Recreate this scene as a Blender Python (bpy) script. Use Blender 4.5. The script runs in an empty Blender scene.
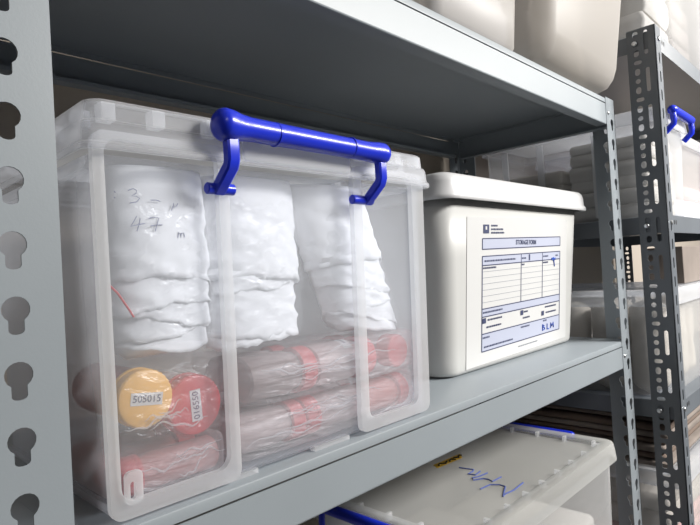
import bpy, bmesh, math, random
from mathutils import Vector, Matrix, noise
random.seed(7)
S = 0.001          # the scene is laid out in millimetres about the middle shelf's top
ZF = 1050          # height of that shelf above the floor
PI = math.pi
scn = bpy.context.scene
COL = scn.collection

# ------------------------------------------------------------------ materials
def newmat(name):
    m = bpy.data.materials.new(name); m.use_nodes = True
    nt = m.node_tree; nt.nodes.clear()
    return m, nt, nt.nodes.new('ShaderNodeOutputMaterial')

def solid(name, col, rough=0.5, metal=0.0, spec=0.5, var=0.0, vscale=20.0, bump=0.0, bscale=200.0, coat=0.0):
    m, nt, out = newmat(name)
    p = nt.nodes.new('ShaderNodeBsdfPrincipled')
    p.inputs['Base Color'].default_value = (*col, 1)
    p.inputs['Roughness'].default_value = rough
    p.inputs['Metallic'].default_value = metal
    p.inputs['Specular IOR Level'].default_value = spec
    p.inputs['Coat Weight'].default_value = coat
    if var or bump:
        tc = nt.nodes.new('ShaderNodeTexCoord')
    if var:
        n = nt.nodes.new('ShaderNodeTexNoise'); n.inputs['Scale'].default_value = vscale
        n.inputs['Detail'].default_value = 5
        r = nt.nodes.new('ShaderNodeValToRGB')
        r.color_ramp.elements[0].position = 0.3; r.color_ramp.elements[1].position = 0.7
        r.color_ramp.elements[0].color = (*[c * (1 - var) for c in col], 1)
        r.color_ramp.elements[1].color = (*[min(1, c * (1 + var)) for c in col], 1)
        nt.links.new(tc.outputs['Object'], n.inputs['Vector'])
        nt.links.new(n.outputs['Fac'], r.inputs['Fac'])
        nt.links.new(r.outputs['Color'], p.inputs['Base Color'])
    if bump:
        n2 = nt.nodes.new('ShaderNodeTexNoise'); n2.inputs['Scale'].default_value = bscale
        b = nt.nodes.new('ShaderNodeBump'); b.inputs['Strength'].default_value = bump
        b.inputs['Distance'].default_value = 0.001
        nt.links.new(tc.outputs['Object'], n2.inputs['Vector'])
        nt.links.new(n2.outputs['Fac'], b.inputs['Height'])
        nt.links.new(b.outputs['Normal'], p.inputs['Normal'])
    nt.links.new(p.outputs['BSDF'], out.inputs['Surface'])
    return m

def frosted(name, col, a, edge=0.35, rough=0.3, trans=0.5, tint=(0.97, 0.98, 1.0)):
    """milky see-through plastic: part clear, part scattering; denser seen edge-on"""
    m, nt, out = newmat(name)
    t = nt.nodes.new('ShaderNodeBsdfTransparent'); t.inputs['Color'].default_value = (*tint, 1)
    p = nt.nodes.new('ShaderNodeBsdfPrincipled'); p.inputs['Base Color'].default_value = (*col, 1)
    p.inputs['Roughness'].default_value = rough
    tr = nt.nodes.new('ShaderNodeBsdfTranslucent'); tr.inputs['Color'].default_value = (*col, 1)
    mx = nt.nodes.new('ShaderNodeMixShader'); mx.inputs[0].default_value = trans
    nt.links.new(p.outputs['BSDF'], mx.inputs[1]); nt.links.new(tr.outputs['BSDF'], mx.inputs[2])
    lw = nt.nodes.new('ShaderNodeLayerWeight'); lw.inputs['Blend'].default_value = 0.35
    mr = nt.nodes.new('ShaderNodeMapRange')
    mr.inputs['From Min'].default_value = 0.0; mr.inputs['From Max'].default_value = 1.0
    mr.inputs['To Min'].default_value = a; mr.inputs['To Max'].default_value = min(1, a + edge)
    lw.inputs['Blend'].default_value = 0.5
    pw = nt.nodes.new('ShaderNodeMath'); pw.operation = 'POWER'; pw.inputs[1].default_value = 2.5
    nt.links.new(lw.outputs['Facing'], pw.inputs[0]); nt.links.new(pw.outputs['Value'], mr.inputs['Value'])
    m2 = nt.nodes.new('ShaderNodeMixShader')
    nt.links.new(mr.outputs['Result'], m2.inputs[0])
    nt.links.new(t.outputs['BSDF'], m2.inputs[1]); nt.links.new(mx.outputs['Shader'], m2.inputs[2])
    nt.links.new(m2.outputs['Shader'], out.inputs['Surface'])
    return m

def film(name, a=0.10, col=(0.85, 0.86, 0.88), bscale=28.0, bump=0.9, dens=0.06, stretch=(1, 1, 2.2), rough=0.2):
    """thin crinkled clear plastic bag"""
    m, nt, out = newmat(name)
    tc = nt.nodes.new('ShaderNodeTexCoord')
    mp = nt.nodes.new('ShaderNodeMapping'); mp.inputs['Scale'].default_value = stretch
    n = nt.nodes.new('ShaderNodeTexNoise'); n.inputs['Scale'].default_value = bscale
    n.inputs['Detail'].default_value = 4; n.inputs['Distortion'].default_value = 1.5
    nt.links.new(tc.outputs['Object'], mp.inputs['Vector']); nt.links.new(mp.outputs['Vector'], n.inputs['Vector'])
    b = nt.nodes.new('ShaderNodeBump'); b.inputs['Strength'].default_value = bump; b.inputs['Distance'].default_value = 0.012
    nt.links.new(n.outputs['Fac'], b.inputs['Height'])
    t = nt.nodes.new('ShaderNodeBsdfTransparent')
    g = nt.nodes.new('ShaderNodeBsdfGlossy'); g.inputs['Roughness'].default_value = rough
    g.inputs['Color'].default_value = (0.95, 0.95, 0.95, 1)
    d = nt.nodes.new('ShaderNodeBsdfDiffuse'); d.inputs['Color'].default_value = (*col, 1)
    nt.links.new(b.outputs['Normal'], g.inputs['Normal']); nt.links.new(b.outputs['Normal'], d.inputs['Normal'])
    m1 = nt.nodes.new('ShaderNodeMixShader'); m1.inputs[0].default_value = a
    m2 = nt.nodes.new('ShaderNodeMixShader'); m2.inputs[0].default_value = dens
    nt.links.new(t.outputs['BSDF'], m1.inputs[1]); nt.links.new(g.outputs['BSDF'], m1.inputs[2])
    nt.links.new(m1.outputs['Shader'], m2.inputs[1]); nt.links.new(d.outputs['BSDF'], m2.inputs[2])
    nt.links.new(m2.outputs['Shader'], out.inputs['Surface'])
    return m

M = {
 'rack': solid('grey_rack_paint', (0.265, 0.297, 0.322), 0.42, var=0.03, vscale=6, bump=0.05, bscale=600),
 'rack_dark': solid('grey_shelf_paint', (0.36, 0.39, 0.415), 0.28, var=0.03, vscale=5, bump=0.05, bscale=500),
 'angle': solid('dark_grey_angle_paint', (0.125, 0.14, 0.158), 0.4, var=0.05, vscale=9, bump=0.05, bscale=500),
 'steel': solid('zinc_steel', (0.62, 0.64, 0.66), 0.3, metal=0.9),
 'black': solid('black_plastic', (0.02, 0.02, 0.022), 0.5),
 'bin': frosted('milky_clear_plastic', (0.84, 0.855, 0.88), 0.17, trans=0.6),
 'bin_lid': frosted('milky_lid_plastic', (0.86, 0.87, 0.89), 0.33),
 'bin_lid_thin': frosted('milky_rim_plastic', (0.86, 0.87, 0.89), 0.22),
 'bin_rib': frosted('milky_rib_plastic', (0.88, 0.885, 0.89), 0.42, edge=0.2),
 'bin_far': frosted('clear_far_bin_plastic', (0.80, 0.80, 0.79), 0.15),
 'bin_far_lid': frosted('clear_far_lid_plastic', (0.82, 0.83, 0.84), 0.25),
 'bin_dim_lid': frosted('frosted_lid_plastic', (0.80, 0.80, 0.77), 0.28),
 'bin_cream': frosted('cream_bin_plastic', (0.64, 0.615, 0.585), 0.5),
 'blue': solid('blue_clip_plastic', (0.014, 0.035, 0.62), 0.28, spec=0.5, coat=0.15),
 'tub': solid('white_tub_plastic', (0.52, 0.525, 0.515), 0.38, var=0.015, vscale=8),
 'tub_lid': solid('white_tub_lid_plastic', (0.60, 0.605, 0.615), 0.34),
 'label': solid('label_paper', (0.60, 0.605, 0.605), 0.35),
 'ink': solid('dark_blue_ink', (0.035, 0.045, 0.11), 0.6),
 'tint': solid('pale_blue_print', (0.43, 0.46, 0.57), 0.5),
 'line': solid('grey_print', (0.27, 0.29, 0.33), 0.6),
 'pen': solid('blue_pen', (0.02, 0.08, 0.42), 0.6),
 'marker': solid('grey_blue_marker', (0.20, 0.22, 0.34), 0.6),
 'paper': solid('white_paper', (0.84, 0.845, 0.86), 0.75, var=0.03, vscale=25, bump=0.25, bscale=60),
 'paper_cream': solid('cream_paper', (0.50, 0.455, 0.39), 0.8, var=0.10, vscale=14, bump=0.3, bscale=60),
 'paper_pale': solid('pale_paper', (0.52, 0.49, 0.44), 0.8, var=0.06, vscale=14, bump=0.3, bscale=60),
 'paper_pink': solid('pinkish_paper', (0.55, 0.33, 0.30), 0.8, var=0.25, vscale=16),
 'card': solid('brown_cardboard', (0.13, 0.095, 0.075), 0.85, var=0.12, vscale=12),
 'carton': solid('grey_brown_carton', (0.20, 0.17, 0.15), 0.85, var=0.12, vscale=10),
 'film': film('clear_bag_film', a=0.05, dens=0.05, rough=0.22, bump=0.7),
 'film2': film('crumpled_bag_film', a=0.055, dens=0.22, bscale=20, bump=1.0, stretch=(0.5, 0.6, 3.2), rough=0.28, col=(0.80, 0.74, 0.75)),
 'pleat': frosted('film_pleat_plastic', (0.9, 0.88, 0.88), 0.4),
 'yellow_cap': solid('yellow_cap_plastic', (0.84, 0.46, 0.09), 0.42),
 'red_cap': solid('red_cap_plastic', (0.56, 0.035, 0.045), 0.42),
 'bottle': solid('grey_brown_bottle', (0.27, 0.20, 0.19), 0.4, var=0.10, vscale=18),
 'bottle2': solid('pale_bottle', (0.42, 0.33, 0.32), 0.4, var=0.15, vscale=18),
 'marker_blue': solid('faded_blue_pen', (0.07, 0.10, 0.30), 0.6),
 'bottle_red': solid('reddish_bottle', (0.42, 0.13, 0.115), 0.45, var=0.25, vscale=18),
 'tape': solid('yellow_tape', (0.60, 0.36, 0.03), 0.5),
 'wall': solid('painted_wall', (0.40, 0.355, 0.305), 0.9, var=0.02, vscale=2),
 'wall_grey': solid('grey_painted_wall', (0.07, 0.07, 0.075), 0.9, var=0.02, vscale=2),
 'ceil': solid('white_ceiling', (0.45, 0.45, 0.44), 0.9, var=0.01, vscale=2),
 'floor': solid('grey_floor', (0.03, 0.03, 0.03), 0.6, var=0.08, vscale=3),
 'redthread': solid('red_string', (0.55, 0.04, 0.05), 0.6),
}

# ------------------------------------------------------------------ object helpers
def W(x, y, z): return Vector((x * S, y * S, (z + ZF) * S))

def thing(name, label, cat, base, group=None):
    o = bpy.data.objects.new(name, None); COL.objects.link(o)
    o.empty_display_size = 0.05
    o.location = W(*base); o['label'] = label; o['category'] = cat
    if group: o['group'] = group
    return o

def wpos(o):
    p = Vector((0, 0, 0))
    while o is not None:
        p += o.location; o = o.parent
    return p

def obj(name, bm, mat, parent=None, smooth=True, label=None, cat=None, group=None, kind=None,
        solidify=0.0, off=-1, sub=0, bevel=0.0, auto=40):
    """bm is in scene millimetres; one mesh object in metres, its origin at its parent's base (or its own)"""
    me = bpy.data.meshes.new(name)
    bmesh.ops.recalc_face_normals(bm, faces=bm.faces)
    base = wpos(parent) if parent else None
    if base is None:
        xs = [v.co for v in bm.verts]
        lo = [min(c[i] for c in xs) for i in range(3)]; hi = [max(c[i] for c in xs) for i in range(3)]
        base = W((lo[0] + hi[0]) / 2, (lo[1] + hi[1]) / 2, lo[2])
    for v in bm.verts: v.co = W(*v.co) - base
    bm.to_mesh(me); bm.free()
    if smooth:
        for p in me.polygons: p.use_smooth = True
        me.set_sharp_from_angle(angle=math.radians(auto))
    o = bpy.data.objects.new(name, me); COL.objects.link(o)
    me.materials.append(mat)
    if parent: o.parent = parent
    else: o.location = base
    if label: o['label'] = label
    if cat: o['category'] = cat
    if group: o['group'] = group
    if kind: o['kind'] = kind
    if bevel:
        b = o.modifiers.new('bevel', 'BEVEL'); b.width = bevel * S; b.segments = 3; b.limit_method = 'ANGLE'
        b.angle_limit = math.radians(50)
    if solidify:
        s = o.modifiers.new('thickness', 'SOLIDIFY'); s.thickness = solidify * S; s.offset = off
    if sub:
        s = o.modifiers.new('smooth', 'SUBSURF'); s.levels = sub; s.render_levels = sub
    return o

def copy_tree(o, parent=None):
    c = o.copy(); COL.objects.link(c); c.parent = parent
    for ch in list(o.children): copy_tree(ch, c)
    return c

# ------------------------------------------------------------------ shape helpers (mm)
def add_box(bm, x0, x1, y0, y1, z0, z1):
    vs = [bm.verts.new((x, y, z)) for z in (z0, z1) for x, y in ((x0, y0), (x1, y0), (x1, y1), (x0, y1))]
    for f in ((3, 2, 1, 0), (4, 5, 6, 7), (0, 1, 5, 4), (1, 2, 6, 5), (2, 3, 7, 6), (3, 0, 4, 7)):
        bm.faces.new([vs[i] for i in f])
    return bm
def box(x0, x1, y0, y1, z0, z1): return add_box(bmesh.new(), x0, x1, y0, y1, z0, z1)

def rrect(x0, x1, y0, y1, r, n=7):
    pts = []
    for cx, cy, a0 in ((x1 - r, y0 + r, -90), (x1 - r, y1 - r, 0), (x0 + r, y1 - r, 90), (x0 + r, y0 + r, 180)):
        for k in range(n):
            a = math.radians(a0 + 90 * k / (n - 1)); pts.append((cx + r * math.cos(a), cy + r * math.sin(a)))
    return pts

def add_loft(bm, loops, cap0=True, cap1=False, closed=True):
    rows = [[bm.verts.new(p) for p in lp] for lp in loops]
    n = len(rows[0])
    for a, b in zip(rows, rows[1:]):
        for i in range(n if closed else n - 1):
            j = (i + 1) % n
            bm.faces.new((a[i], a[j], b[j], b[i]))
    if cap0: bm.faces.new(list(reversed(rows[0])))
    if cap1: bm.faces.new(rows[-1])
    return bm
def loft(loops, **k): return add_loft(bmesh.new(), loops, **k)

def rings(spec, n=7):
    """spec rows: (x0,x1,y0,y1,r,z)"""
    return [[(x, y, s[5]) for x, y in rrect(*s[:5], n)] for s in spec]

def add_tube(bm, pts, rad, n=12, caps=True, squash=None):
    pts = [Vector(p) for p in pts]
    if not isinstance(rad, (list, tuple)): rad = [rad] * len(pts)
    loops = []; up = None
    for i, p in enumerate(pts):
        d = (pts[min(i + 1, len(pts) - 1)] - pts[max(i - 1, 0)]).normalized()
        if up is None:
            up = Vector((0, 0, 1)) if abs(d.z) < 0.9 else Vector((0, 1, 0))
        u = (up - d * up.dot(d)).normalized(); v = d.cross(u); up = u
        loops.append([tuple(p + (u * math.cos(2 * PI * k / n) + v * math.sin(2 * PI * k / n)) * rad[i]) for k in range(n)])
    return add_loft(bm, loops, cap0=caps, cap1=caps)
def tube(pts, rad, **k): return add_tube(bmesh.new(), pts, rad, **k)

def capsule(a, b, r, n=20, m=6):
    a = Vector(a); b = Vector(b); d = (b - a).normalized()
    pts = []; rad = []
    for k in range(m + 1):
        t = PI / 2 * k / m
        pts.append(a - d * r * math.cos(t)); rad.append(max(0.05, r * math.sin(t)))
    for k in range(m, -1, -1):
        t = PI / 2 * k / m
        pts.append(b + d * r * math.cos(t)); rad.append(max(0.05, r * math.sin(t)))
    return pts, rad

def add_lathe(bm, prof, n=32, ridges=0, rd=0.0, ridge_rows=()):
    """prof rows (r, h) about +Z at the origin"""
    loops = []
    for i, (r, h) in enumerate(prof):
        lp = []
        for k in range(n):
            a = 2 * PI * k / n
            rr = r + (rd * (1 if k % 2 else 0) if i in ridge_rows else 0)
            lp.append((rr * math.cos(a), rr * math.sin(a), h))
        loops.append(lp)
    return add_loft(bm, loops, cap0=True, cap1=True)

def xform(bm, mat):
    for v in bm.verts: v.co = mat @ v.co
    return bm

def plate(outer, holes, depth, place):
    """flat sheet with punched holes: outline + hole loops in 2-D, 'depth' thick, placed by place(u, v, w)"""
    cu = bpy.data.curves.new('outline', 'CURVE'); cu.dimensions = '2D'; cu.fill_mode = 'BOTH'
    cu.extrude = depth / 2; cu.resolution_u = 1
    for lp in [outer] + holes:
        sp = cu.splines.new('POLY'); sp.points.add(len(lp) - 1)
        for p, q in zip(sp.points, lp): p.co = (q[0], q[1], 0, 1)
        sp.use_cyclic_u = True
    o = bpy.data.objects.new('outline', cu); COL.objects.link(o)
    dg = bpy.context.evaluated_depsgraph_get()
    me = bpy.data.meshes.new_from_object(o.evaluated_get(dg))
    bm = bmesh.new(); bm.from_mesh(me)
    bmesh.ops.remove_doubles(bm, verts=bm.verts, dist=0.001)
    bpy.data.objects.remove(o); bpy.data.curves.remove(cu); bpy.data.meshes.remove(me)
    for v in bm.verts: v.co = Vector(place(v.co.x, v.co.y, v.co.z))
    return bm

def join(a, *others):
    for b in others:
        me = bpy.data.meshes.new('tmp'); b.to_mesh(me); b.free()
        a.from_mesh(me); bpy.data.meshes.remove(me)
    return a

def text_bm(s, size, depth, place, align='CENTER', bold=0.0):
    cu = bpy.data.curves.new('letters', 'FONT'); cu.body = s; cu.size = size; cu.extrude = depth / 2
    cu.align_x = align; cu.align_y = 'CENTER'; cu.offset = bold; cu.resolution_u = 3
    o = bpy.data.objects.new('letters', cu); COL.objects.link(o)
    dg = bpy.context.evaluated_depsgraph_get()
    me = bpy.data.meshes.new_from_object(o.evaluated_get(dg))
    bm = bmesh.new(); bm.from_mesh(me)
    bpy.data.objects.remove(o); bpy.data.curves.remove(cu); bpy.data.meshes.remove(me)
    for v in bm.verts: v.co = Vector(place(v.co.x, v.co.y, v.co.z))
    return bm

def strokes_bm(strokes, rad, place):
    bm = bmesh.new()
    for st in strokes: add_tube(bm, [place(*p) for p in st], rad, n=6)
    return bm

def keyhole(cx, cz, r=9, w=5, h=17.5, n=14):
    """round head, narrower slot running down from it"""
    a0 = math.asin(w / r)
    pts = []
    for k in range(n + 1):
        a = -PI / 2 + a0 + (2 * PI - 2 * a0) * k / n
        pts.append((cx + r * math.cos(a), cz + r * math.sin(a)))
    zb = cz - h + w * 0.6
    for k in range(7):
        a = PI + PI * k / 6
        pts.append((cx + w * math.cos(a), zb + w * 0.6 * math.sin(a)))
    return pts

def slot(cx, cz, w, h, n=5):
    r = min(w, h) / 2 * 0.999
    return rrect(cx - w / 2, cx + w / 2, cz - h / 2, cz + h / 2, r, n)

# ------------------------------------------------------------------ measurements
L, D, H = 1148.6, 418.1, 543.0     # rack: clear length between posts, depth, shelf spacing
FL = -ZF
PW = 50

# ------------------------------------------------------------------ the room
def struct(name, bm, mat):
    o = obj(name, bm, mat, smooth=False); o['kind'] = 'structure'; return o
struct('floor', box(-2500, 4300, -2800, 520, FL - 60, FL), M['floor'])
struct('ceiling', box(-2500, 4300, -2800, 520, 1750, 1810), M['ceil'])
struct('wall_back', box(-2500, 4300, 470, 520, FL, 1750), M['wall'])
struct('wall_right', box(4250, 4300, -2800, 470, FL, 1750), M['wall_grey'])
struct('wall_left', box(-2500, -2450, -2800, 470, FL, 1750), M['wall_grey'])
struct('wall_front', box(-2450, 4250, -2800, -2750, FL, 1750), M['wall_grey'])

# ------------------------------------------------------------------ near rack (keyhole posts)
rackA = thing('shelving_unit', 'light grey steel rack with keyhole posts holding the white tub', 'shelving unit', (L / 2, D / 2, FL))
ztop = H + 2
def key_post(side, front):
    """L-shaped post; side -1 left / +1 right"""
    zs = [355.2 - 45 * k for k in range(-6, 36)]
    zs = [z for z in zs if FL + 40 < z < ztop - 25]
    if side < 0: xa, xb, hx = -PW, 0, -31
    else: xa, xb, hx = L, L + PW, L + 31
    yf = 0 if front else D
    face = plate([(xa, FL), (xb, FL), (xb, ztop), (xa, ztop)], [keyhole(hx, z) for z in zs], 1.8,
                 lambda u, v, w: (u, yf + w + (0.9 if front else -0.9), v))
    xs = -PW + 0.9 if side < 0 else L + PW - 0.9
    y0, y1 = (0, PW) if front else (D - PW, D)
    hy = 19 if front else D - 19
    sidep = plate([(y0, FL), (y1, FL), (y1, ztop), (y0, ztop)], [keyhole(hy, z) for z in zs], 1.8,
                  lambda u, v, w: (xs + w, u, v))
    o = obj('post', join(face, sidep), M['rack'], rackA, smooth=False)
    for zz in (H - 33, -33, -H - 33):
        bm = bmesh.new()
        add_lathe(bm, [(4.5, 0), (4.5, 0.6), (3.6, 1.8), (2, 2.6), (0.5, 2.9)], n=16)
        rot = Matrix.Rotation(PI / 2, 4, 'X') if front else Matrix.Rotation(-PI / 2, 4, 'X')
        xform(bm, Matrix.Translation((xb - 12 if side < 0 else L + 9, yf, zz)) @ rot)
        obj('rivet', bm, M['steel'], rackA)
    return o
for s in (-1, 1):
    for fr in (True, False): key_post(s, fr)

def shelf_level(z):
    # folded sheet: top plate with a lip turned down along the two long edges
    t = 1.3
    out = [(1.0, z - 11), (1.0, z - 2.2), (1.6, z - 0.7), (3.2, z), (D - 3.2, z), (D - 1.6, z - 0.7), (D - 1.0, z - 2.2), (D - 1.0, z - 11)]
    inn = [(D - 1 - t, z - 11), (D - 1 - t, z - t - 1), (1 + t, z - t - 1), (1 + t, z - 11)]
    bm = loft([[(x, y, q) for y, q in out + inn] for x in (1, L - 1)], cap0=True, cap1=True)
    # ears of the plate between the posts
    add_box(bm, -46, 1, 3, D - 3, z - 1.6, z - 0.1)
    add_box(bm, L - 1, L + 46, 3, D - 3, z - 1.6, z - 0.1)
    obj('shelf_panel', bm, M['rack'], rackA, auto=25)
    for y0, sg in ((1.2, 1), (D - 1.2, -1)):      # long beams, C section with a short return
        out = [(y0 + sg * 22, z - 54), (y0 + sg * 22, z - 60), (y0 + sg * 2.2, z - 60), (y0 + sg * 0.7, z - 59.3), (y0, z - 57.8), (y0, z - 13.2)]
        inn = [(y0 + sg * 1.5, z - 13.2), (y0 + sg * 1.5, z - 58.5), (y0 + sg * 20.6, z - 58.5), (y0 + sg * 20.6, z - 54)]
        bm = loft([[(x, y, q) for y, q in out + inn] for x in (0.5, L - 0.5)], cap0=True, cap1=True)
        obj('beam', bm, M['rack'], rackA, auto=25)
    for x0, sg in ((-47, 1), (L + 47, -1)):       # end beams
        out = [(x0 + sg * 18, z - 59), (x0 + sg * 2, z - 60), (x0, z - 58), (x0, z - 3), (x0 + sg * 14, z - 2.6)]
        inn = [(x0 + sg * 14, z - 4), (x0 + sg * 1.4, z - 4.4), (x0 + sg * 1.4, z - 57.4), (x0 + sg * 3, z - 58.6), (x0 + sg * 18, z - 57.6)]
        bm = loft([[(x, y, q) for x, q in out + inn] for y in (PW * 0.2, D - PW * 0.2)], cap0=True, cap1=True)
        obj('end_beam', bm, M['rack'], rackA, auto=25)
    for x in (L + 26,):
        obj('bracket', box(x - 24, x + 20, D - 20, D - 17, z - 16, z - 10), M['rack'], rackA)
for z in (H, 0, -H): shelf_level(z)

# ------------------------------------------------------------------ far rack (slotted angle posts)
BX, BX2, BY, BY2 = 1226, 2520, -88, 450
rackB = thing('shelving_unit', 'dark grey slotted angle rack standing past the end of the light grey rack', 'shelving unit', ((BX + BX2) / 2, 180, FL))
BZ = [690, 275, -141, -557]
def angle_holes(u0, sgn, z0, z1, pitch=84.5):
    """column of ovals beside a column of long slots, repeating; u0 = corner, sgn = into the face"""
    hs = []
    z = 286 - 84.5 * 15
    while z < z1 - 70:
        cu = u0 + sgn * 41
        hs.append(slot(cu + sgn * -2, z, 17, 9))
        for dz, h in ((21, 16), (42, 11), (63, 16)): hs.append(slot(cu, z + dz, 11, h))
        hs.append(slot(u0 + sgn * 20, z + 42, 8.5, 55))
        z += pitch
    return hs
def angle_post(x, y, sx, sy, top):
    h1 = angle_holes(y, sy, FL + 10, top)
    f1 = plate([(y, FL), (y + sy * 60, FL), (y + sy * 60, top), (y, top)], h1, 2.2, lambda u, v, w: (x + sx * 1.1 + w, u, v))
    hs = []
    z = FL + 40
    while z < top - 30:
        hs.append(slot(x + sx * 22, z, 9, 26)); z += 42
    f2 = plate([(x, FL), (x + sx * 40, FL), (x + sx * 40, top), (x, top)], hs, 2.2, lambda u, v, w: (u, y + sy * 1.1 + w, v))
    obj('post', join(f1, f2), M['angle'], rackB, smooth=False)
    for bz in BZ:
        for uy, uz in ((44, -22),):
            bm = bmesh.new(); add_lathe(bm, [(6, 0), (6, 1.2), (4.5, 3.2), (1, 4)], n=14)
            xform(bm, Matrix.Translation((x, y + sy * uy, bz + uz)) @ Matrix.Rotation(-sx * PI / 2, 4, 'Y'))
            obj('bolt', bm, M['steel'], rackB)
        bm = bmesh.new(); add_lathe(bm, [(6, 0), (6, 1.2), (4.5, 3.2), (1, 4)], n=14)
        xform(bm, Matrix.Translation((x + sx * 22, y, bz - 18)) @ Matrix.Rotation(sy * PI / 2, 4, 'X'))
        obj('bolt', bm, M['steel'], rackB)
for x, sx in ((BX, 1), (BX2, -1)):
    for y, sy in ((BY, 1), (BY2, -1)): angle_post(x, y, sx, sy, 700)
for z in BZ:
    x0, x1, y0, y1 = BX + 3, BX2 - 3, BY + 3, BY2 - 3
    bm = loft(rings([(x0 + 2, x1 - 2, y0 + 2, y1 - 2, 3, z - 40), (x0, x1, y0, y1, 3, z - 40), (x0, x1, y0, y1, 3, z - 1.5), (x0 + 1.5, x1 - 1.5, y0 + 1.5, y1 - 1.5, 3, z)], 4), cap0=False, cap1=True)
    # the folded rim has punched oval pairs near the posts
    obj('shelf_panel', bm, M['angle'], rackB, solidify=1.4, off=-1)
    for x in (BX + 62, BX + 76):
        obj('punched_hole', xform(add_lathe(bmesh.new(), [(3.6, 0), (3.6, 0.8)], n=12), Matrix.Translation((x, y0 + 0.3, z - 16)) @ Matrix.Diagonal((1, 1, 1.5, 1)) @ Matrix.Rotation(PI / 2, 4, 'X')), M['black'], rackB)

# ------------------------------------------------------------------ box A : the big milky bin with the blue clip
binA = thing('storage_bin', 'large milky clear bin with a blue clip handle and numbered bottle caps inside', 'storage bin', (236, 155, 0))
T = 290.0
def bodyrow(z, ins=0.0, r=9):
    t = z / T
    return (33 - 8 * t + ins + (3 if 14 < z < 280 else 0), 442 + 4 * t - ins, 13 - 7 * t + ins, 297 + 6 * t - ins, r, z)
spec = [bodyrow(4, 5), bodyrow(4.5, 2.5), bodyrow(6, 0.6), bodyrow(8), bodyrow(14), bodyrow(16), bodyrow(80), bodyrow(160), bodyrow(240), bodyrow(279), bodyrow(281), bodyrow(291)]
obj('body', loft(rings(spec, 8)), M['bin'], binA, solidify=2.0, off=-1)
def yfront(z): return 13 - 7 * z / T
def frame(ox0, ox1, oz0, oz1, ix0, ix1, iz0, iz1, r=12, prot=7.0):
    tilt = lambda u, v, w: (u + (237 - u) * 0.018 * (1 - v / T), yfront(v) - prot / 2 + 0.2 + w, v)
    return plate(rrect(ox0, ox1, oz0, oz1, 10, 5), [rrect(ix0, ix1, iz0, iz1, r, 6)], prot, tilt)
obj('front_frame', frame(25, 147, 4, 309, 34, 136, 17, 303), M['bin_rib'], binA, auto=30)
obj('front_frame', frame(313, 445, 4, 309, 327, 421, 17, 303), M['bin_rib'], binA, auto=30)
for x in (160, 286, 400): obj('foot', box(x - 40, x + 12, 13.5, 22, 0.3, 5), M['bin_rib'], binA, smooth=False)
for x in (80, 400): obj('foot', box(x - 20, x + 20, 280, 292, 0.3, 5), M['bin_rib'], binA, smooth=False)
bm = plate(rrect(41, 55, 14, 40, 4, 4), [rrect(44.5, 49, 18, 32, 2, 4)], 4, lambda u, v, w: (u, yfront(v) - 4 + w, v))
obj('catch_tab', bm, M['bin_rib'], binA)
lx0, lx1, ly0, ly1 = 15, 456, -10, 313
def lr(o, z, r=13): return (lx0 + o, lx1 - o, ly0 + o, ly1 - o, r, z)
spec = [lr(2.5, 292), lr(0.3, 292), lr(0, 294), lr(0.3, 297), lr(2.2, 299), lr(3, 312), lr(4.2, 315.5), lr(6.5, 317), lr(7.2, 329), lr(8.4, 332.5), lr(11, 334), lr(21, 334), lr(23.5, 332), lr(25.5, 323), lr(28, 321.5)]
lid = obj('lid', loft(rings(spec, 9), cap0=False, cap1=True), M['bin_lid_thin'], binA, solidify=1.8, off=-1, auto=35)
for x in (34, 76, 128, 196, 262, 330, 392, 432): obj('rim_rib', box(x, x + 11, ly0 + 9.5, ly0 + 22, 317.5, 331.5), M['bin_rib'], lid, smooth=False)
for y in (30, 90, 150, 210, 270):
    for xa in (lx0 + 9.5, lx1 - 22): obj('rim_rib', box(xa, xa + 12.5, y, y + 9, 317.5, 331.5), M['bin_rib'], lid, smooth=False)
bm = loft([[(x, -9.5 + dy, z) for x, z in rrect(158 + dx, 300 - dx, 296 + dx, 317 - dx, 5, 5)] for dx, dy in ((0, 2), (0, -1.2), (1.5, -2.4))], cap0=True, cap1=True)
obj('clip_seat', bm, M['bin_rib'], lid)
# blue clip handle
clip = thing('clip_handle', '', '', (236, -20, 270)); del clip['label']; del clip['category']
clip.parent = binA; clip.location = clip.location - binA.location
pts, rad = capsule((131, -22, 322.5), (340, -22, 320.5), 11)
k = len(pts) // 2 - 1       # the bar swells towards its two elbows
pts = pts[:k] + [Vector((x, -22, 322.5 - 2 * (x - 131) / 209)) for x in (131, 138, 146, 158, 236, 316, 326, 334, 340)] + pts[k + 2:]
rad = [q * 1.34 for q in rad[:k]] + [14.8, 14.2, 12.2, 11, 10.8, 10.8, 11.6, 12.4, 12.6] + [q * 1.14 for q in rad[k + 2:]]
bm = tube(pts, rad, n=24)
obj('grip_bar', bm, M['blue'], clip, auto=60)
for x in (186, 288):
    obj('ring', xform(add_lathe(bmesh.new(), [(10.8, 0), (11.6, 0.5), (11.6, 2), (10.8, 2.5)], n=28), Matrix.Translation((x, -22, 321.5)) @ Matrix.Rotation(PI / 2, 4, 'Y')), M['blue'], clip)
for xa, hw in ((136.5, 6.2), (337, 6.2)):
    prof = [(-22, 321), (-23, 305), (-23, 292), (-21, 287), (-3, 272), (2, 268)]
    loops = []
    for i, (y, z) in enumerate(prof):
        a = prof[max(0, i - 1)]; b = prof[min(len(prof) - 1, i + 1)]
        d = Vector((b[0] - a[0], b[1] - a[1])).normalized(); nrm = Vector((-d.y, d.x)) * 5.0
        loops.append([(xa + sx * hw * k, y + nrm.x * sy * m, z + nrm.y * sy * m) for sx, sy, k, m in
                      ((-1, -1, 0.7, 1), (1, -1, 0.7, 1), (1, -1, 1, .7), (1, 1, 1, .7), (1, 1, .7, 1), (-1, 1, .7, 1), (-1, 1, 1, .7), (-1, -1, 1, .7))])
    obj('arm', loft(loops, cap0=True, cap1=True), M['blue'], clip, auto=35)
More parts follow.
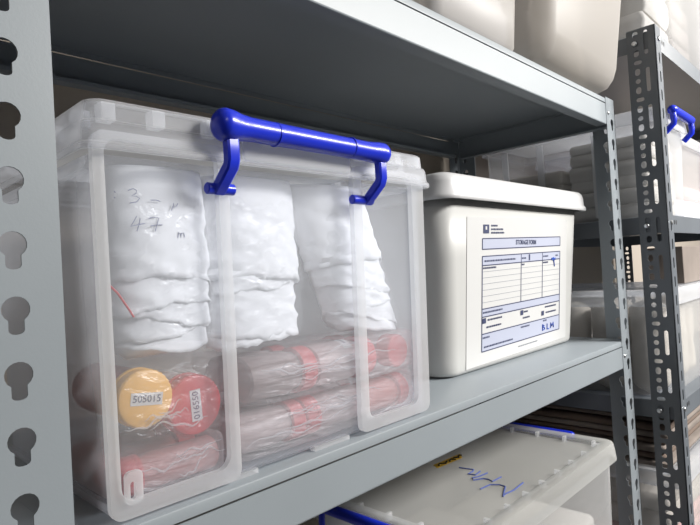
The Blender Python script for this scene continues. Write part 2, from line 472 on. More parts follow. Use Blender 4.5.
for xa, xb in ((124, 153), (311, 345)):
    obj('pin', tube([(xa, 1, 270), (xa + 1, 1, 270), (xb - 1, 1, 270), (xb, 1, 270)], [4.2, 5.4, 5.4, 4.2], n=16), M['blue'], clip)

# ------------------------------------------------------------------ contents of box A
def nz(p, s, k=1.0): return noise.noise(Vector(p) * s) * k

def bundle_core(cx, cy, z0, z1, w0, w1, d, seed, lean=0.0, amp=3.0, p=3.0):
    """upright padded bundle: superellipse section, w0 wide at the bottom, w1 at the top"""
    loops = []; n = 40; m = 22
    for j in range(m + 1):
        t = j / m
        z = z0 + (z1 - z0) * t
        e = min(1.0, (t / 0.07) ** 0.5 if t < 0.07 else 1.0); e2 = min(1.0, ((1 - t) / 0.09) ** 0.5 if t > 0.91 else 1.0)
        k = max(0.12, min(e, e2))
        w = (w0 + (w1 - w0) * t) / 2 * (0.75 + 0.25 * k); dd = d / 2 * k
        x = cx + lean * (1 - t)
        lp = []
        for i in range(n):
            a = 2 * PI * i / n; c, s_ = math.cos(a), math.sin(a)
            q = (abs(c) ** p + abs(s_) ** p) ** (-1 / p)
            px, py = w * c * q, dd * s_ * q
            f = 1 + nz((px + seed * 31, py + seed * 17, z), 0.03) * amp / 30 + nz((px + seed, py, z * 1.6), 0.09) * amp / 60
            lp.append((x + px * f, cy + py * min(f, 1.0), z))
        loops.append(lp)
    return loft(loops, cap0=True, cap1=True)

def crease(p, s):
    """sharp folds: ridged noise"""
    return 1 - 2 * abs(noise.noise(Vector(p) * s))

def sheet_wrap(cx, cy, z0, z1, w, d, a0, a1, seed, lean=0.0, slope=0.0, amp=5.0, p=2.6, zr=(118, 290), sag=0.0):
    """one crumpled paper sheet wrapped round the front of a bundle, its lower edge ragged"""
    loops = []; n = 60; m = 18
    for j in range(m + 1):
        t = j / m; lp = []
        for i in range(n + 1):
            a = math.radians(a0 + (a1 - a0) * i / n); c, s_ = math.cos(a), math.sin(a)
            q = (abs(c) ** p + abs(s_) ** p) ** (-1 / p)
            zb = z0 + slope * c + sag * (1 - abs(s_)) + 4 * noise.noise(Vector((i * 0.12, seed * 3.1, 0))) + 1.5 * noise.noise(Vector((i * 0.5, seed * 5.7, 1)))
            z = zb + (z1 - zb) * t
            f = crease((w / 2 * c * 0.5 + seed * 11, s_ * 9, z * 1.7 + w * 0.25 * c), 0.030) * amp / 50 * (1 - t) ** 0.7
            f += crease((w / 2 * c + seed * 5, s_ * 9, z * 2.2 - w * 0.3 * c), 0.055) * amp / 90 * (1 - t) ** 0.7
            u = (z - zr[0]) / (zr[1] - zr[0])
            lp.append((cx + lean * (1 - u) + w / 2 * c * q * (1 + f * 0.6), cy + d / 2 * s_ * q * (1 + f), z))
        loops.append(lp)
    return loft(loops, cap0=False, closed=False)

def bag_shell(x0, x1, y0, y1, z0, z1, seed, amp=3.0, n=36, m=20, p=4.0, lean=0.0, wt=(1, 1)):
    cx, cy = (x0 + x1) / 2, (y0 + y1) / 2; loops = []
    for j in range(m + 1):
        t = j / m; z = z0 + (z1 - z0) * t
        k = max(0.1, (1 - abs(2 * t - 1) ** (6 if p < 8 else 10)) ** (1 / 2.5 if p < 8 else 1 / 5)) if 0 < t < 1 else 0.1
        lp = []
        for i in range(n):
            a = 2 * PI * i / n; c, s_ = math.cos(a), math.sin(a)
            q = (abs(c) ** p + abs(s_) ** p) ** (-1 / p)
            px, py = (x1 - x0) / 2 * (wt[0] + (wt[1] - wt[0]) * t) * c * q * (0.8 + 0.2 * k), (y1 - y0) / 2 * s_ * q * k
            f = 1 + nz((px + seed * 13, py + seed * 7, z), 0.05) * amp / 30
            lp.append((cx + lean * (1 - t) + px * f, cy + py * min(f, 1.0), z + (nz((px, py, seed * 3), 0.06) * 2 if 0 < j < m else 0)))
        loops.append(lp)
    return loft(loops, cap0=True, cap1=True)

def paper_bundle(label, cx, cy, z0, z1, w0, w1, d, seed, lean=0.0, zs=(), writing=None):
    t = thing('paper_bundle', label, 'paper bundle', (cx + lean, cy, z0), 'paper bundles standing in the bin with the blue clip')
    obj('paper_wad', bundle_core(cx, cy, z0 + 5, z1 - 1, w0 * 0.80, w1 * 0.93, d * 0.74, seed, lean, p=3.6), M['paper'], t, auto=80)
    for k, (za, zb, a0, a1, sl, sg) in enumerate(zs):
        obj('folded_sheet', sheet_wrap(cx, cy, za, zb, w0 * (0.84 + 0.028 * k), d * (0.80 + 0.035 * k), a0, a1, seed + k * 1.7, lean, sl, zr=(z0, z1), sag=sg), M['paper'], t, solidify=0.6, off=0, auto=35)
    obj('plastic_bag', bag_shell(cx - max(w0, w1) / 2, cx + max(w0, w1) / 2, cy - d / 2, cy + d / 2, z0, z1, seed, lean=lean, wt=(w0 / max(w0, w1), w1 / max(w0, w1))), M['film'], t, auto=80)
    if writing:
        obj('handwriting', writing, M['marker'], t, label='grey pen figures 3 and 47 on the bag')
    return t
wr = [[(48.1, 264.7), (49.2, 263.3)], [(47.9, 259.8), (48.9, 258.8)], [(59.6, 265.9), (64.2, 267.7), (67.1, 266.3), (66.5, 264.0), (62.5, 261.4), (66.8, 261.3), (69.3, 259.7), (66.5, 256.6), (60.6, 255.4)], [(79.1, 258.8), (83.9, 259.1), (87.8, 258.1)], [(97.9, 250.5), (100.2, 257.1), (100.0, 253.4), (102.7, 254.4), (104.2, 257.3)], [(65.9, 244.6), (63.3, 240.1), (60.4, 236.0), (67.5, 237.7), (73.0, 238.8)], [(69.0, 243.2), (67.5, 237.3), (65.6, 231.9)], [(76.4, 243.0), (80.4, 244.3), (85.8, 243.7), (83.8, 238.7), (81.8, 232.1)], [(77.9, 236.6), (82.7, 237.6), (88.4, 237.8)], [(102.4, 226.2), (103.6, 231.5), (105.3, 229.9), (105.3, 226.7), (106.2, 230.8), (108.5, 231.2), (109.1, 227.1)]]
paper_bundle('bagged white paper bundle with the pen figures 47, left of the three', 95, 52, 118, 290, 100, 90, 68, 3, 2,
             zs=((128, 186, -178, -2, -4, 6), (139, 200, -178, -8, 6, 10), (152, 208, -176, -14, -9, 4), (168, 222, -172, -4, 5, -8), (193, 289, -178, -2, -3, -12)),
             writing=strokes_bm(wr, 0.42, lambda x, z: (x, 16.8, z)))
paper_bundle('smooth white paper bundle in the middle of the three', 200, 54, 114, 290, 122, 106, 70, 8, 0,
             zs=((121, 200, -178, -2, 3, 2), (126, 215, -178, -2, -4, 3), (176, 230, -150, -55, 4, 0), (186, 289, -178, -2, -4, -5)))
paper_bundle('white paper bundle leaning to the right below the right clip arm', 310, 56, 110, 290, 122, 84, 72, 5, 62,
             zs=((116, 180, -178, -2, -8, 4), (128, 190, -178, -2, -14, 6), (144, 205, -175, -8, 8, 2), (166, 225, -170, -5, -10, -6), (200, 289, -178, -2, 4, -8)))
obj('red_string', tube([(41.0, 19, 188.5), (47.5, 18, 181.2), (55.0, 17.5, 168.6), (59.7, 18, 160.8)], 0.9, n=8), M['redthread'],
    label='short red string lying on the left paper bundle', cat='string')

BAGGED = 'bottles in the bin with the blue clip'
def bottle(label, r, length, cap_r, cap_l, body, capm, mat4, tag=None, tagrot=0, side_tag=False):
    """screw-cap sample bottle along +Z with its cap at the top, placed by mat4 (mm)"""
    org = mat4 @ Vector((0, 0, 0))
    t = thing('sample_bottle', label, 'bottle', tuple(org), BAGGED)
    n = cap_r * 0.82
    bl = length - cap_l
    obj('bottle_body', xform(add_lathe(bmesh.new(), [(r * 0.2, 1), (r * 0.86, 0), (r * 0.97, 2), (r, 6), (r, bl * 0.80), (r * 0.97, bl * 0.86), (r * 0.88, bl * 0.93), (n, bl), (n, bl + 2)]), mat4), body, t, auto=30)
    c0 = bl + 1
    cap = obj('cap', xform(add_lathe(bmesh.new(), [(cap_r * 0.85, c0), (cap_r, c0 + 0.5), (cap_r, c0 + 4), (cap_r * 0.97, c0 + 5), (cap_r * 0.97, length - 3), (cap_r * 0.94, length - 1), (cap_r * 0.86, length)], n=64, rd=0.7, ridge_rows=(4,)), mat4), capm, t, auto=30)
    if tag:
        m2 = mat4 @ Matrix.Translation((0, 0, length + 0.2)) @ Matrix.Rotation(tagrot, 4, 'Z')
        lb = obj('number_tag', xform(box(-14, 14, -5.2, 5.2, 0, 0.25), m2), M['label'], cap)
        obj('number', text_bm(tag, 8.4, 0.2, lambda u, v, w: m2 @ Vector((u, v, 0.4 + w)), bold=0.06), M['ink'], lb)
    if side_tag:
        lp = [[(r * 1.012 * math.cos(a), r * 1.012 * math.sin(a), h) for a in [math.radians(140 + 10 * q) for q in range(10)]] for h in (bl * 0.62, bl * 0.80)]
        lb = obj('bottle_label', xform(loft(lp, cap0=False, closed=False), mat4), M['label'], t)
        lp = [[(r * 1.022 * math.cos(a), r * 1.022 * math.sin(a), h) for a in [math.radians(152 + 10 * q) for q in range(7)]] for h in (bl * 0.69, bl * 0.73)]
        obj('printing', xform(loft(lp, cap0=False, closed=False), mat4), M['ink'], lb)
    return t
def lie_y(x, y, z):      # cap towards -Y (the viewer), bottom deep inside at y
    return Matrix.Translation((x, y, z)) @ Matrix.Rotation(PI / 2, 4, 'X')
def lie_x(x, y, z, yaw=0.0, pitch=0.0):   # cap towards +X
    return Matrix.Translation((x, y, z)) @ Matrix.Rotation(yaw, 4, 'Z') @ Matrix.Rotation(PI / 2 - pitch, 4, 'Y')
bottle('bottle with a yellow cap facing the front of the clear bin', 23, 110, 25, 20, M['bottle_red'], M['yellow_cap'], lie_y(69, 132, 91), '505015', -0.14)
bottle('bottle with a red numbered cap facing front beside the yellow cap', 25, 110, 27.5, 21, M['bottle2'], M['red_cap'], lie_y(115, 133, 76), '016550', PI / 2 + 0.05)
bottle('grey brown bottle lying at the front of the clear bin, base to the left', 23.5, 88, 25, 22, M['bottle'], M['red_cap'], lie_x(175, 43, 84.5))
bottle('bottle lying at the front of the clear bin with a white side label', 23.5, 94, 25, 22, M['bottle2'], M['red_cap'], lie_x(265, 43, 84.5), side_tag=True)
bottle('red capped bottle lying behind the leaning bundle at the right', 19, 92, 21, 22, M['bottle2'], M['red_cap'], lie_x(278, 93, 86))
bottle('red capped bottle lying behind the grey brown bottle', 19, 92, 21, 22, M['bottle2'], M['red_cap'], lie_x(178, 93, 86))
bottle('red capped bottle facing the front at the right end of the clear bin', 19, 94, 21, 22, M['bottle2'], M['red_cap'], lie_y(405, 118, 84))
for (x, y, z, r_, ln, m, yaw, lab) in ((138, 40, 26, 15.5, 92, 'bottle_red', PI, 'bottle in the bottom layer with its red cap at the left front corner'), (158, 44, 32, 20, 88, 'bottle2', 0, 'bottle in the bottom layer under the grey brown bottle'),
                      (340, 44, 32, 20, 92, 'bottle2', PI, 'bottle in the bottom layer under the side-labelled bottle'), (343, 44, 32, 20, 80, 'bottle_red', 0, 'bottle in the bottom layer at the right front corner'),
                      (46, 80, 26, 15.5, 92, 'bottle_red', 0, 'bottle in the bottom layer behind the left front corner'),
                      (158, 94, 32, 20, 100, 'bottle', 0, 'bottle in the second row of the bottom layer, middle'), (270, 94, 32, 20, 100, 'bottle2', 0, 'bottle in the second row of the bottom layer, right'),
                      (46, 125, 26, 15.5, 92, 'bottle_red', 0, 'bottle in the back row of the bottom layer at the left end')):
    bottle(lab, r_, ln, r_ + 1.2, 20, M[m], M['red_cap'], lie_x(x, y, z, yaw))
bags = []
for (x0, x1, y0, y1, z0, z1, sd, lab) in ((41, 145, 17, 152, 8.5, 46, 2, 'crumpled clear bag of bottles at the bottom left of the bin'), (148, 434, 16.5, 124, 7.5, 57, 6, 'crumpled clear bag of bottles along the bottom of the bin'),
                        (39, 147, 16, 146, 47, 120, 4, 'crumpled clear bag round the yellow and red capped bottles'), (166, 435, 14, 126, 58, 112, 9, 'crumpled clear bag round the bottles in the middle of the bin')):
    b_ = obj('plastic_bag', bag_shell(x0, x1, y0, y1, z0, z1, sd, amp=1.2, p=10), M['film'] if sd == 4 else M['film2'], label=lab, cat='plastic bag', group='crumpled bags in the bin with the blue clip', auto=80)
    for q in range(7 if x1 - x0 > 200 else 4):      # long pleats where the film is gathered
        rnd = random.Random(sd * 10 + q)
        xa = x0 + 6 + rnd.random() * (x1 - x0) * 0.45; xb = min(x1 - 6, xa + (x1 - x0) * rnd.uniform(0.25, 0.55))
        za = z0 + (z1 - z0) * rnd.uniform(0.25, 0.85); zb = za + rnd.uniform(-9, 12)
        pts = [(xa + (xb - xa) * k / 14, y0 + 0.6 - 0.4 * math.sin(PI * k / 14), min(z1 - 5, max(z0 + 5, za + (zb - za) * k / 14 + 3.0 * math.sin(k * 0.5 + q) + 1.5 * math.sin(k * 1.3 + sd)))) for k in range(15)]
        obj('film_pleat', tube(pts, [0.25 + 0.75 * math.sin(PI * k / 14) for k in range(15)], n=6), M['pleat'], b_)

# ------------------------------------------------------------------ white tub with the storage form
tub = thing('storage_tub', 'opaque white tub with a printed form on its front', 'storage tub', (865, 235, 0))
def ty(z): return 97 - 24 * z / 300
def trow(z, ins=0.0, r=32):
    t = z / 300
    return (616 - 14 * t + ins, 1126 + 18 * t - ins, ty(z) + ins, 368 + 22 * t - ins, r, z)
obj('body', loft(rings([trow(0.5, 12, 30), trow(1.5, 7, 34), trow(5, 2), trow(10, 0.3), trow(24), trow(120), trow(200), trow(299)], 12)), M['tub'], tub, solidify=2.5, off=-1)
bx0, bx1, by0, by1 = 586, 1168, 54, 408
def tl(o, z, r=38): return (bx0 + o, bx1 - o, by0 + o, by1 - o, max(5, r - o), z)
obj('lid', loft(rings([tl(9, 299), tl(2, 296), tl(0, 298), tl(0.5, 304), tl(4, 308), tl(5, 325), tl(7.5, 333), tl(13, 339), tl(24, 342), tl(34, 340), tl(40, 337)], 12), cap0=False, cap1=True), M['tub_lid'], tub, solidify=2.5, off=-1, auto=50)
# label: u right, v down, on the sloping front
lu0, lu1, lz0, lz1 = 669, 1075, 273.3, 12.7
def LP(u, v, w=0.0):
    z = lz0 + (lz1 - lz0) * v + (u - 0.5) * 6.4
    return (lu0 + (lu1 - lu0) * u, ty(z) - 0.6 - w, z)
def lrect(bm, u0, u1, v0, v1, w=0.5, th=0.25):
    vs = [bm.verts.new(LP(u, v, ww)) for ww in (w - th, w) for u, v in ((u0, v0), (u1, v0), (u1, v1), (u0, v1))]
    for f in ((3, 2, 1, 0), (4, 5, 6, 7), (0, 1, 5, 4), (1, 2, 6, 5), (2, 3, 7, 6), (3, 0, 4, 7)): bm.faces.new([vs[i] for i in f])
    return bm
lab = obj('form_label', lrect(bmesh.new(), 0, 1, 0, 1, 0.3, 0.4), M['label'], tub, label='white printed storage form taped to the tub')
bm = bmesh.new()
U0, U1, C1, C2 = 0.122, 0.914, 0.478, 0.706
lrect(bm, U0, U1, 0.145, 0.217, 0.5)
lrect(bm, U0, U1, 0.265, 0.327, 0.5); lrect(bm, U0, U1, 0.622, 0.677, 0.5); lrect(bm, U0, U1, 0.793, 0.913, 0.5)
obj('tinted_field', bm, M['tint'], lab, smooth=False)
bm = bmesh.new()
hu, hv = 0.0032, 0.0035
for v0, v1 in ((0.145, 0.217), (0.265, 0.913)):
    for u in (U0, U1): lrect(bm, u - hu, u + hu, v0, v1, 0.8)
    for v in (v0, v1): lrect(bm, U0, U1, v - hv, v + hv, 0.8)
for v in (0.327, 0.622, 0.677, 0.793): lrect(bm, U0, U1, v - hv, v + hv, 0.8)
for u in (C1, C2): lrect(bm, u - hu * .8, u + hu * .8, 0.265, 0.622, 0.8)
obj('ruling', bm, M['ink'], lab, smooth=False)
bm = bmesh.new()
for k in range(1, 7): lrect(bm, U0, U1, 0.327 + 0.042 * k - 0.0015, 0.327 + 0.042 * k + 0.0015, 0.7)
obj('thin_ruling', bm, M['line'], lab, smooth=False)
bm = bmesh.new()     # small print too fine to read: runs of short strokes
def dashes(u0, u1, v, h=0.012):
    u = u0
    while u < u1:
        w = random.uniform(0.006, 0.016); lrect(bm, u, min(u + w, u1), v - h / 2, v + h / 2, 0.85); u += w + 0.004
for a in ((0.195, 0.25, 0.057), (0.195, 0.30, 0.082), (0.195, 0.31, 0.106), (0.14, 0.42, 0.298), (0.485, 0.53, 0.298), (0.715, 0.77, 0.296), (0.86, 0.89, 0.296), (0.13, 0.24, 0.345),
          (0.485, 0.51, 0.345), (0.715, 0.77, 0.345), (0.13, 0.30, 0.648), (0.17, 0.30, 0.703), (0.16, 0.29, 0.752), (0.51, 0.55, 0.703), (0.50, 0.57, 0.748), (0.74, 0.87, 0.703), (0.75, 0.87, 0.748),
          (0.13, 0.19, 0.82), (0.48, 0.57, 0.815), (0.72, 0.76, 0.81), (0.14, 0.40, 0.885)): dashes(*a)
lrect(bm, 0.128, 0.177, 0.050, 0.110, 0.85)
obj('small_print', bm, M['ink'], lab, smooth=False, kind='stuff')
bm = bmesh.new(); dashes(0.456, 0.657, 0.954, 0.009)
obj('footer_print', bm, M['line'], lab, smooth=False)
bm = bmesh.new(); lrect(bm, 0.146, 0.159, 0.062, 0.085, 0.95)
obj('logo_mark', bm, M['label'], lab, smooth=False)
obj('title_text', text_bm('STORAGE FORM', 12.6, 0.2, lambda u, v, w: (lu0 + 0.527 * (lu1 - lu0) + u * 0.92, ty(lz0 - 47 + v) - 1.5 + w, lz0 - 47 + v), bold=0.25), M['ink'], lab, smooth=False)
bm = bmesh.new()
for u, v in ((0.141, 0.704), (0.489, 0.706), (0.714, 0.748)): lrect(bm, u - 0.014, u + 0.014, v - 0.018, v + 0.018, 1.0)
lrect(bm, 0.555, 0.568, 0.272, 0.318, 1.0)
obj('tick_mark', bm, M['ink'], lab, smooth=False)
def pen(st): return strokes_bm(st, 1.25, lambda u, v: LP(u, v, 1.0))
bm = pen([[(0.712, 0.84), (0.712, 0.885), (0.735, 0.88), (0.735, 0.866), (0.714, 0.862), (0.732, 0.85), (0.712, 0.84)], [(0.765, 0.84), (0.765, 0.884), (0.785, 0.884)], [(0.805, 0.884), (0.808, 0.842), (0.822, 0.87), (0.836, 0.842), (0.842, 0.884)],
          [(0.81, 0.318), (0.835, 0.318), (0.855, 0.33)], [(0.823, 0.322), (0.838, 0.345), (0.845, 0.385)], [(0.81, 0.33), (0.855, 0.318)], [(0.83, 0.31), (0.84, 0.345)]])
obj('pen_marks', bm, M['pen'], lab)

# ------------------------------------------------------------------ generic see-through bins
def clear_bin(label, x0, x1, y0, y1, z0, h, mat, lidm, tap=0.045, rimh=34, panel=14, group=None, ov=12):
    t = thing('storage_bin', label, 'storage bin', ((x0 + x1) / 2, (y0 + y1) / 2, z0), group)
    zt = z0 + h - rimh
    def row(z, ins=0.0, r=24):
        k = (1 - (z - z0) / h) * tap * 120
        return (x0 + k + ins, x1 - k - ins, y0 + k + ins, y1 - k - ins, r, z)
    obj('body', loft(rings([row(z0 + 0.6, 10, 16), row(z0 + 1.5, 4), row(z0 + 8, 0), row(z0 + h * .3), row(z0 + h * .6), row(zt + 4)], 8)), mat, t, solidify=2.2, off=-1)
    def l(o, z, r=30): return (x0 - ov + o, x1 + ov - o, y0 - ov + o, y1 + ov - o, max(4, r - o), z)
    zz = z0 + h
    lid_ = obj('lid', loft(rings([l(3, zt), l(0.4, zt), l(0, zt + 2), l(2, zt + rimh * .5), l(4, zz - 5), l(6, zz - 1), l(9, zz), l(26, zz), l(29, zz - 2), l(32, zz - panel), l(36, zz - panel - 1)], 9), cap0=False, cap1=True), lidm, t, solidify=2.0, off=-1, auto=35)
    return t, lid_
def bin_ribs(lid_, x0, x1, y0, y1, zz, step=62, ov=12):
    a0, a1, b0, b1 = x0 - ov, x1 + ov, y0 - ov, y1 + ov
    x = a0 + 40
    while x < a1 - 40:
        for y in (b0 + 26, b1 - 38): obj('rim_rib', box(x, x + 5, y, y + 12, zz - 13, zz - 1), M['bin_rib'], lid_, smooth=False)
        x += step
    y = b0 + 40
    while y < b1 - 40:
        for xx in (a0 + 26, a1 - 38): obj('rim_rib', box(xx, xx + 12, y, y + 5, zz - 13, zz - 1), M['bin_rib'], lid_, smooth=False)
        y += step
def end_clip(t, x, y0, y1, z, sg, drop=True):
    """blue clip along an end of the lid (bar parallel to Y)"""
    pts, rad = capsule((x, y0, z), (x, y1, z), 9)
    bm = tube(pts, rad, n=18)
    for y in (y0, y1) if drop else ():
        add_tube(bm, [(x, y, z), (x + sg * 2, y, z - 24), (x + sg * 1, y, z - 34), (x - sg * 14, y, z - 50)], 5.5, n=10)
    obj('clip_handle', bm, M['blue'], t, label='blue clip handle over the lid end')
def front_clip(t, xa, xb, y, z, dep=16):
    pts, rad = capsule((xa, y, z), (xb, y, z), 11)
    bm = tube(pts, rad, n=18)
    for x in (xa, xb):
        add_tube(bm, [(x, y, z), (x, y - 2, z - 22), (x, y - 1, z - 32), (x, y + dep, z - 50)], 7, n=10)
    obj('clip_handle', bm, M['blue'], t, label='blue clip handle over the front rim')

# lower bin under the middle shelf
LB = (499, 1060, 4, 312, -H, 348)
lb, lbl = clear_bin('clear lidded bin with blue pen writing on its lid under the middle shelf', *LB[:6], M['bin_far'], M['bin_dim_lid'], ov=12, rimh=36, panel=10)
bin_ribs(lbl, *LB[:4], -195)
end_clip(lb, 1081, 100, 262, -205, 1, False)
end_clip(lb, 478, 70, 270, -200, -1)
ms = [[(772.3, 58.6), (734.0, 55.8), (709.8, 59.6), (697.2, 57.3), (738.0, 74.9), (740.2, 87.2), (730.5, 101.0), (703.6, 104.6)], [(774.5, 102.9), (746.1, 105.1), (750.8, 116.0), (749.2, 125.2), (732.1, 135.8), (741.2, 143.5), (752.5, 137.3), (778.1, 133.6)], [(777.7, 149.0), (756.1, 146.4), (752.6, 160.0), (770.0, 160.2), (778.2, 163.4), (774.6, 179.3), (772.1, 192.4)]]
obj('handwriting', strokes_bm(ms, 1.5, lambda x, y: (x, y, -205.6)), M['marker_blue'], lbl, label='blue pen writing on the lid')
tp = bmesh.new()
q = [(756.2, 242.7), (842.8, 236.3), (824.4, 218.6), (746.0, 225.7)]
va = [tp.verts.new((x, y, z)) for z in (-206.2, -205.6) for x, y in q]
for f in ((3, 2, 1, 0), (4, 5, 6, 7), (0, 1, 5, 4), (1, 2, 6, 5), (2, 3, 7, 6), (3, 0, 4, 7)): tp.faces.new([va[i] for i in f])
tpo = obj('tape', tp, M['tape'], lbl, label='yellow tape strip with black marks')
obj('tape_marks', strokes_bm([[(758, 230), (768, 236), (776, 226), (788, 232)], [(790, 226), (802, 232), (806, 222)], [(812, 232), (820, 224), (830, 232), (834, 226)]], 1.6, lambda x, y: (x, y, -205.0)), M['black'], tpo)

# papers and packets that fill the clear bins
def packet_bm(x0, x1, y0, y1, z0, z1, seed, amp=3.0):
    loops = []; m = 6
    for j in range(m + 1):
        t = j / m; k = 1 - 0.04 * abs(2 * t - 1) ** 4
        cx, cy = (x0 + x1) / 2, (y0 + y1) / 2
        lp = []
        for x, y in rrect(x0, x1, y0, y1, min(8, (y1 - y0) / 4), 6):
            f = 1 + nz((x + seed * 9, y, z0 + (z1 - z0) * t * 3), 0.035) * amp / 60
            lp.append((cx + (x - cx) * min(f, 1) * k, cy + (y - cy) * min(f, 1) * k, z0 + (z1 - z0) * t))
        loops.append(lp)
    return loft(loops, cap0=True, cap1=True)
def packets(prefix, x0, x1, y0, y1, z0, heights, mat, group, seed=1):
    z = z0
    for k, h in enumerate(heights):
        dx = random.uniform(0, 8); dy = random.uniform(0, 8)
        obj('paper_packet', packet_bm(x0 + dx, x1 - random.uniform(0, 8), y0 + dy, y1 - random.uniform(0, 8), z, z + h, seed + k), mat, label=prefix, cat='paper packet', group=group, auto=60)
        z += h + 0.6
packets('grey white paper packet lying in the clear bin with pen writing', 525, 780, 24, 292, -H + 4, (60, 55, 60, 60), M['paper_pale'], 'packets in the bin with pen writing', 1)
packets('paper packet at the right end of the clear bin with pen writing', 790, 1030, 24, 292, -H + 4, (50, 60), M['paper_pink'], 'packets in the right end of the bin with pen writing', 5)
packets('upper white paper packet at the right end of the bin with pen writing', 790, 1010, 26, 290, -H + 116, (50, 40), M['paper_pale'], 'upper packets in the bin with pen writing', 8)

# ------------------------------------------------------------------ bins on the top shelf
u1, u1l = clear_bin('clear bin of white papers on the top shelf, left of the cream bin', 486, 764, -12, 300, H, 250, M['bin_cream'], M['bin_far_lid'], tap=0.12)
packets('white paper packet standing in the clear bin on the top shelf', 506, 744, 8, 280, H + 10, (80, 70, 60), M['paper'], 'packets in the top shelf bin', 11)
u2 = thing('storage_bin', 'tall cream white bin at the right end of the top shelf', 'storage bin', (968, 130, H))
obj('body', loft(rings([(820, 1105, 12, 280, 20, H + 0.6), (806, 1122, -4, 292, 26, H + 3), (794, 1138, -20, 302, 32, H + 12), (786, 1148, -30, 310, 38, H + 28), (783, 1152, -36, 314, 40, H + 48), (780, 1156, -52, 318, 40, H + 180), (777, 1160, -72, 322, 40, H + 360)], 10)), M['bin_cream'], u2, solidify=2.4, off=-1)
obj('lid', loft(rings([(768, 1168, -82, 330, 44, H + 352), (766, 1170, -84, 332, 44, H + 354), (767, 1169, -83, 331, 44, H + 374), (774, 1162, -76, 324, 40, H + 380), (800, 1136, -50, 298, 30, H + 380), (806, 1130, -44, 292, 26, H + 370)], 10), cap0=False, cap1=True), M['bin_cream'], u2, solidify=2.4, off=-1)
packets('cream paper packet inside the tall cream bin on the top shelf', 835, 1100, 18, 270, H + 6, (110, 110, 80), M['paper_cream'], 'packets in the cream bin', 15)
obj('plastic_bag', bag_shell(300, 470, -2, 200, H + 1, H + 130, 21, amp=9, p=3), solid('beige_sack', (0.62, 0.55, 0.47), 0.5, var=0.3, vscale=18, bump=1.0, bscale=30), label='wrinkled beige plastic sack on the top shelf beside the clear bin', cat='sack', auto=80)

# ------------------------------------------------------------------ far rack contents
TB, TBl = clear_bin('clear bin on the top level of the dark grey rack', 1262, 1720, -92, 330, 690, 300, M['bin_far'], M['bin_far_lid'], tap=0.08)
packets('white paper packet in the top bin of the dark grey rack', 1290, 1500, -60, 300, 696, (70, 75, 80), M['paper_pale'], 'packets in the top bin of the dark rack', 31)
packets('brown paper packet in the top bin of the dark grey rack', 1505, 1690, -60, 300, 696, (60, 60, 60), M['carton'], 'brown packets in the top bin of the dark rack', 35)
B1, B1l = clear_bin('clear bin with a blue front clip on the middle level of the dark rack', 1254, 1512, -66, 372, 275, 250, M['bin_far'], M['bin_lid'], tap=0.05)
front_clip(B1, 1325, 1490, -88, 524, 18)
for y in (60, 200, 300): obj('side_rib', box(1252, 1258, y, y + 16, 285, 488), M['bin_rib'], B1, smooth=False)
packets('cream paper packet in the blue-clipped bin of the dark rack, front pile', 1275, 1490, -46, 150, 280, (34, 36, 30, 38, 30, 24), M['paper_pale'], 'front pile in the blue clipped far bin', 41)
packets('cream paper packet in the blue-clipped bin of the dark rack, rear pile', 1275, 1490, 158, 350, 280, (36, 30, 38, 34), M['paper_cream'], 'rear pile in the blue clipped far bin', 47)
B1b, _ = clear_bin('clear bin right of the blue-clipped bin on the dark rack', 1560, 1960, -40, 360, 275, 240, M['bin_far'], M['bin_far_lid'])
packets('pinkish packet in the clear bin right of the blue-clipped bin', 1590, 1930, -15, 330, 281, (60,), M['paper'], 'white packets in the right bin', 51)
packets('pink packet in the clear bin right of the blue-clipped bin', 1590, 1930, -15, 330, 345, (40,), M['paper_pink'], 'pink packet in the right bin', 53)
B2, B2l = clear_bin('wide clear lidded bin of cream bundles on the third level of the dark rack', 1252, 1700, -66, 372, -141, 248, M['bin_far'], M['bin_lid'], tap=0.05, rimh=38)
for i, (x, y) in enumerate(((1310, -10), (1400, 0), (1310, 80), (1310, 170), (1310, 260), (1405, 95), (1490, -5), (1580, 0))):
    obj('paper_roll', bundle_core(x, y, -136, 72 + random.uniform(-10, 12), 84, 80, 80, 60 + i, amp=4, p=2.6), M['paper_cream'], label='cream paper roll standing in the wide clear bin of the dark rack', cat='paper roll', group='rolls in the wide clear bin', auto=80)
obj('cardboard_box', box(1490, 1690, -50, 45, 108, 205), M['carton'], label='grey brown carton lying on the wide clear bin of the dark rack', cat='box', smooth=False, bevel=2)
B3, B3l = clear_bin('clear bin of pinkish bags on the lowest visible level of the dark rack', 1252, 1700, -66, 372, -557, 250, M['bin_far'], M['bin_lid'], tap=0.05)
packets('white packet in the lowest visible bin of the dark rack', 1280, 1660, -40, 345, -551, (45, 35), M['paper_pink'], 'lower packets in the lowest bin', 71)
packets('pale packet in the lowest visible bin of the dark rack', 1280, 1640, -38, 340, -469, (50, 40), M['paper_cream'], 'upper packets in the lowest bin', 75)
z = -306
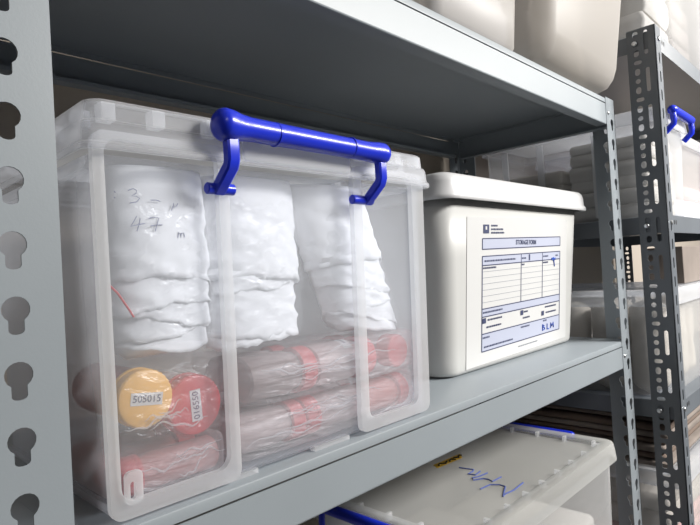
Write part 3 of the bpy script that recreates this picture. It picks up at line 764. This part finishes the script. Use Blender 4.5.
for k in range(7):
    h = 13 + (k % 3) * 3
    obj('cardboard_sheet', packet_bm(1262 + (k * 37) % 14, 1690 - (k * 53) % 40, -50 + (k * 29) % 16, 350, z, z + h, 80 + k, 2), M['card'] if k % 2 else M['carton'],
        label='flat brown cardboard sheet stacked under the third level of the dark rack', cat='cardboard', group='stack of cardboard sheets', auto=60)
    z += h + 0.8

# ------------------------------------------------------------------ light
def area(name, x, y, z, sx, sy, power, rot, col=(1, 0.97, 0.93)):
    l = bpy.data.lights.new(name, 'AREA'); l.shape = 'RECTANGLE'; l.size = sx * S; l.size_y = sy * S
    l.energy = power; l.color = col
    o = bpy.data.objects.new(name, l); COL.objects.link(o); o.location = W(x, y, z); o.rotation_euler = rot
    return o
area('hanging_lamp_near', 1750, -2000, 1400, 1200, 500, 78, (math.radians(48), 0, 0))
area('hanging_lamp_far', 3300, -2000, 1400, 1200, 500, 50, (math.radians(48), 0, 0))
area('hanging_lamp_side', -1300, -1900, 1400, 900, 400, 5, (math.radians(48), 0, 0))
w = bpy.data.worlds.new('room_air'); scn.world = w; w.use_nodes = True
w.node_tree.nodes['Background'].inputs[0].default_value = (0.9, 0.95, 1, 1)
w.node_tree.nodes['Background'].inputs[1].default_value = 0.3

# ------------------------------------------------------------------ camera
cam = bpy.data.cameras.new('camera'); co = bpy.data.objects.new('camera', cam); COL.objects.link(co)
CAMS = (555.29043, 0.01883, -0.05918, 0.8016, -144.62072, -431.81682, 186.67976)
f, rx, ry, rz, px, py, pz = CAMS
cxx, sxx, czz, szz = math.cos(rx), math.sin(rx), math.cos(rz), math.sin(rz)
fwd = Vector((szz * cxx, czz * cxx, sxx)); right = Vector((czz, -szz, 0)); up = right.cross(fwd)
r = right * math.cos(ry) + up * math.sin(ry); u = -right * math.sin(ry) + up * math.cos(ry)
m = Matrix((r, u, -fwd)).transposed().to_4x4(); m.translation = W(px, py, pz)
co.matrix_world = m
cam.sensor_width = 36; cam.lens = f * 36 / 700; cam.clip_start = 0.02; cam.clip_end = 50
scn.camera = co
scn.cycles.transparent_max_bounces = 40
vs = scn.view_settings
vs.view_transform = 'Standard'; vs.look = 'None'; vs.gamma = 1; vs.use_curve_mapping = False; vs.exposure = 0.68
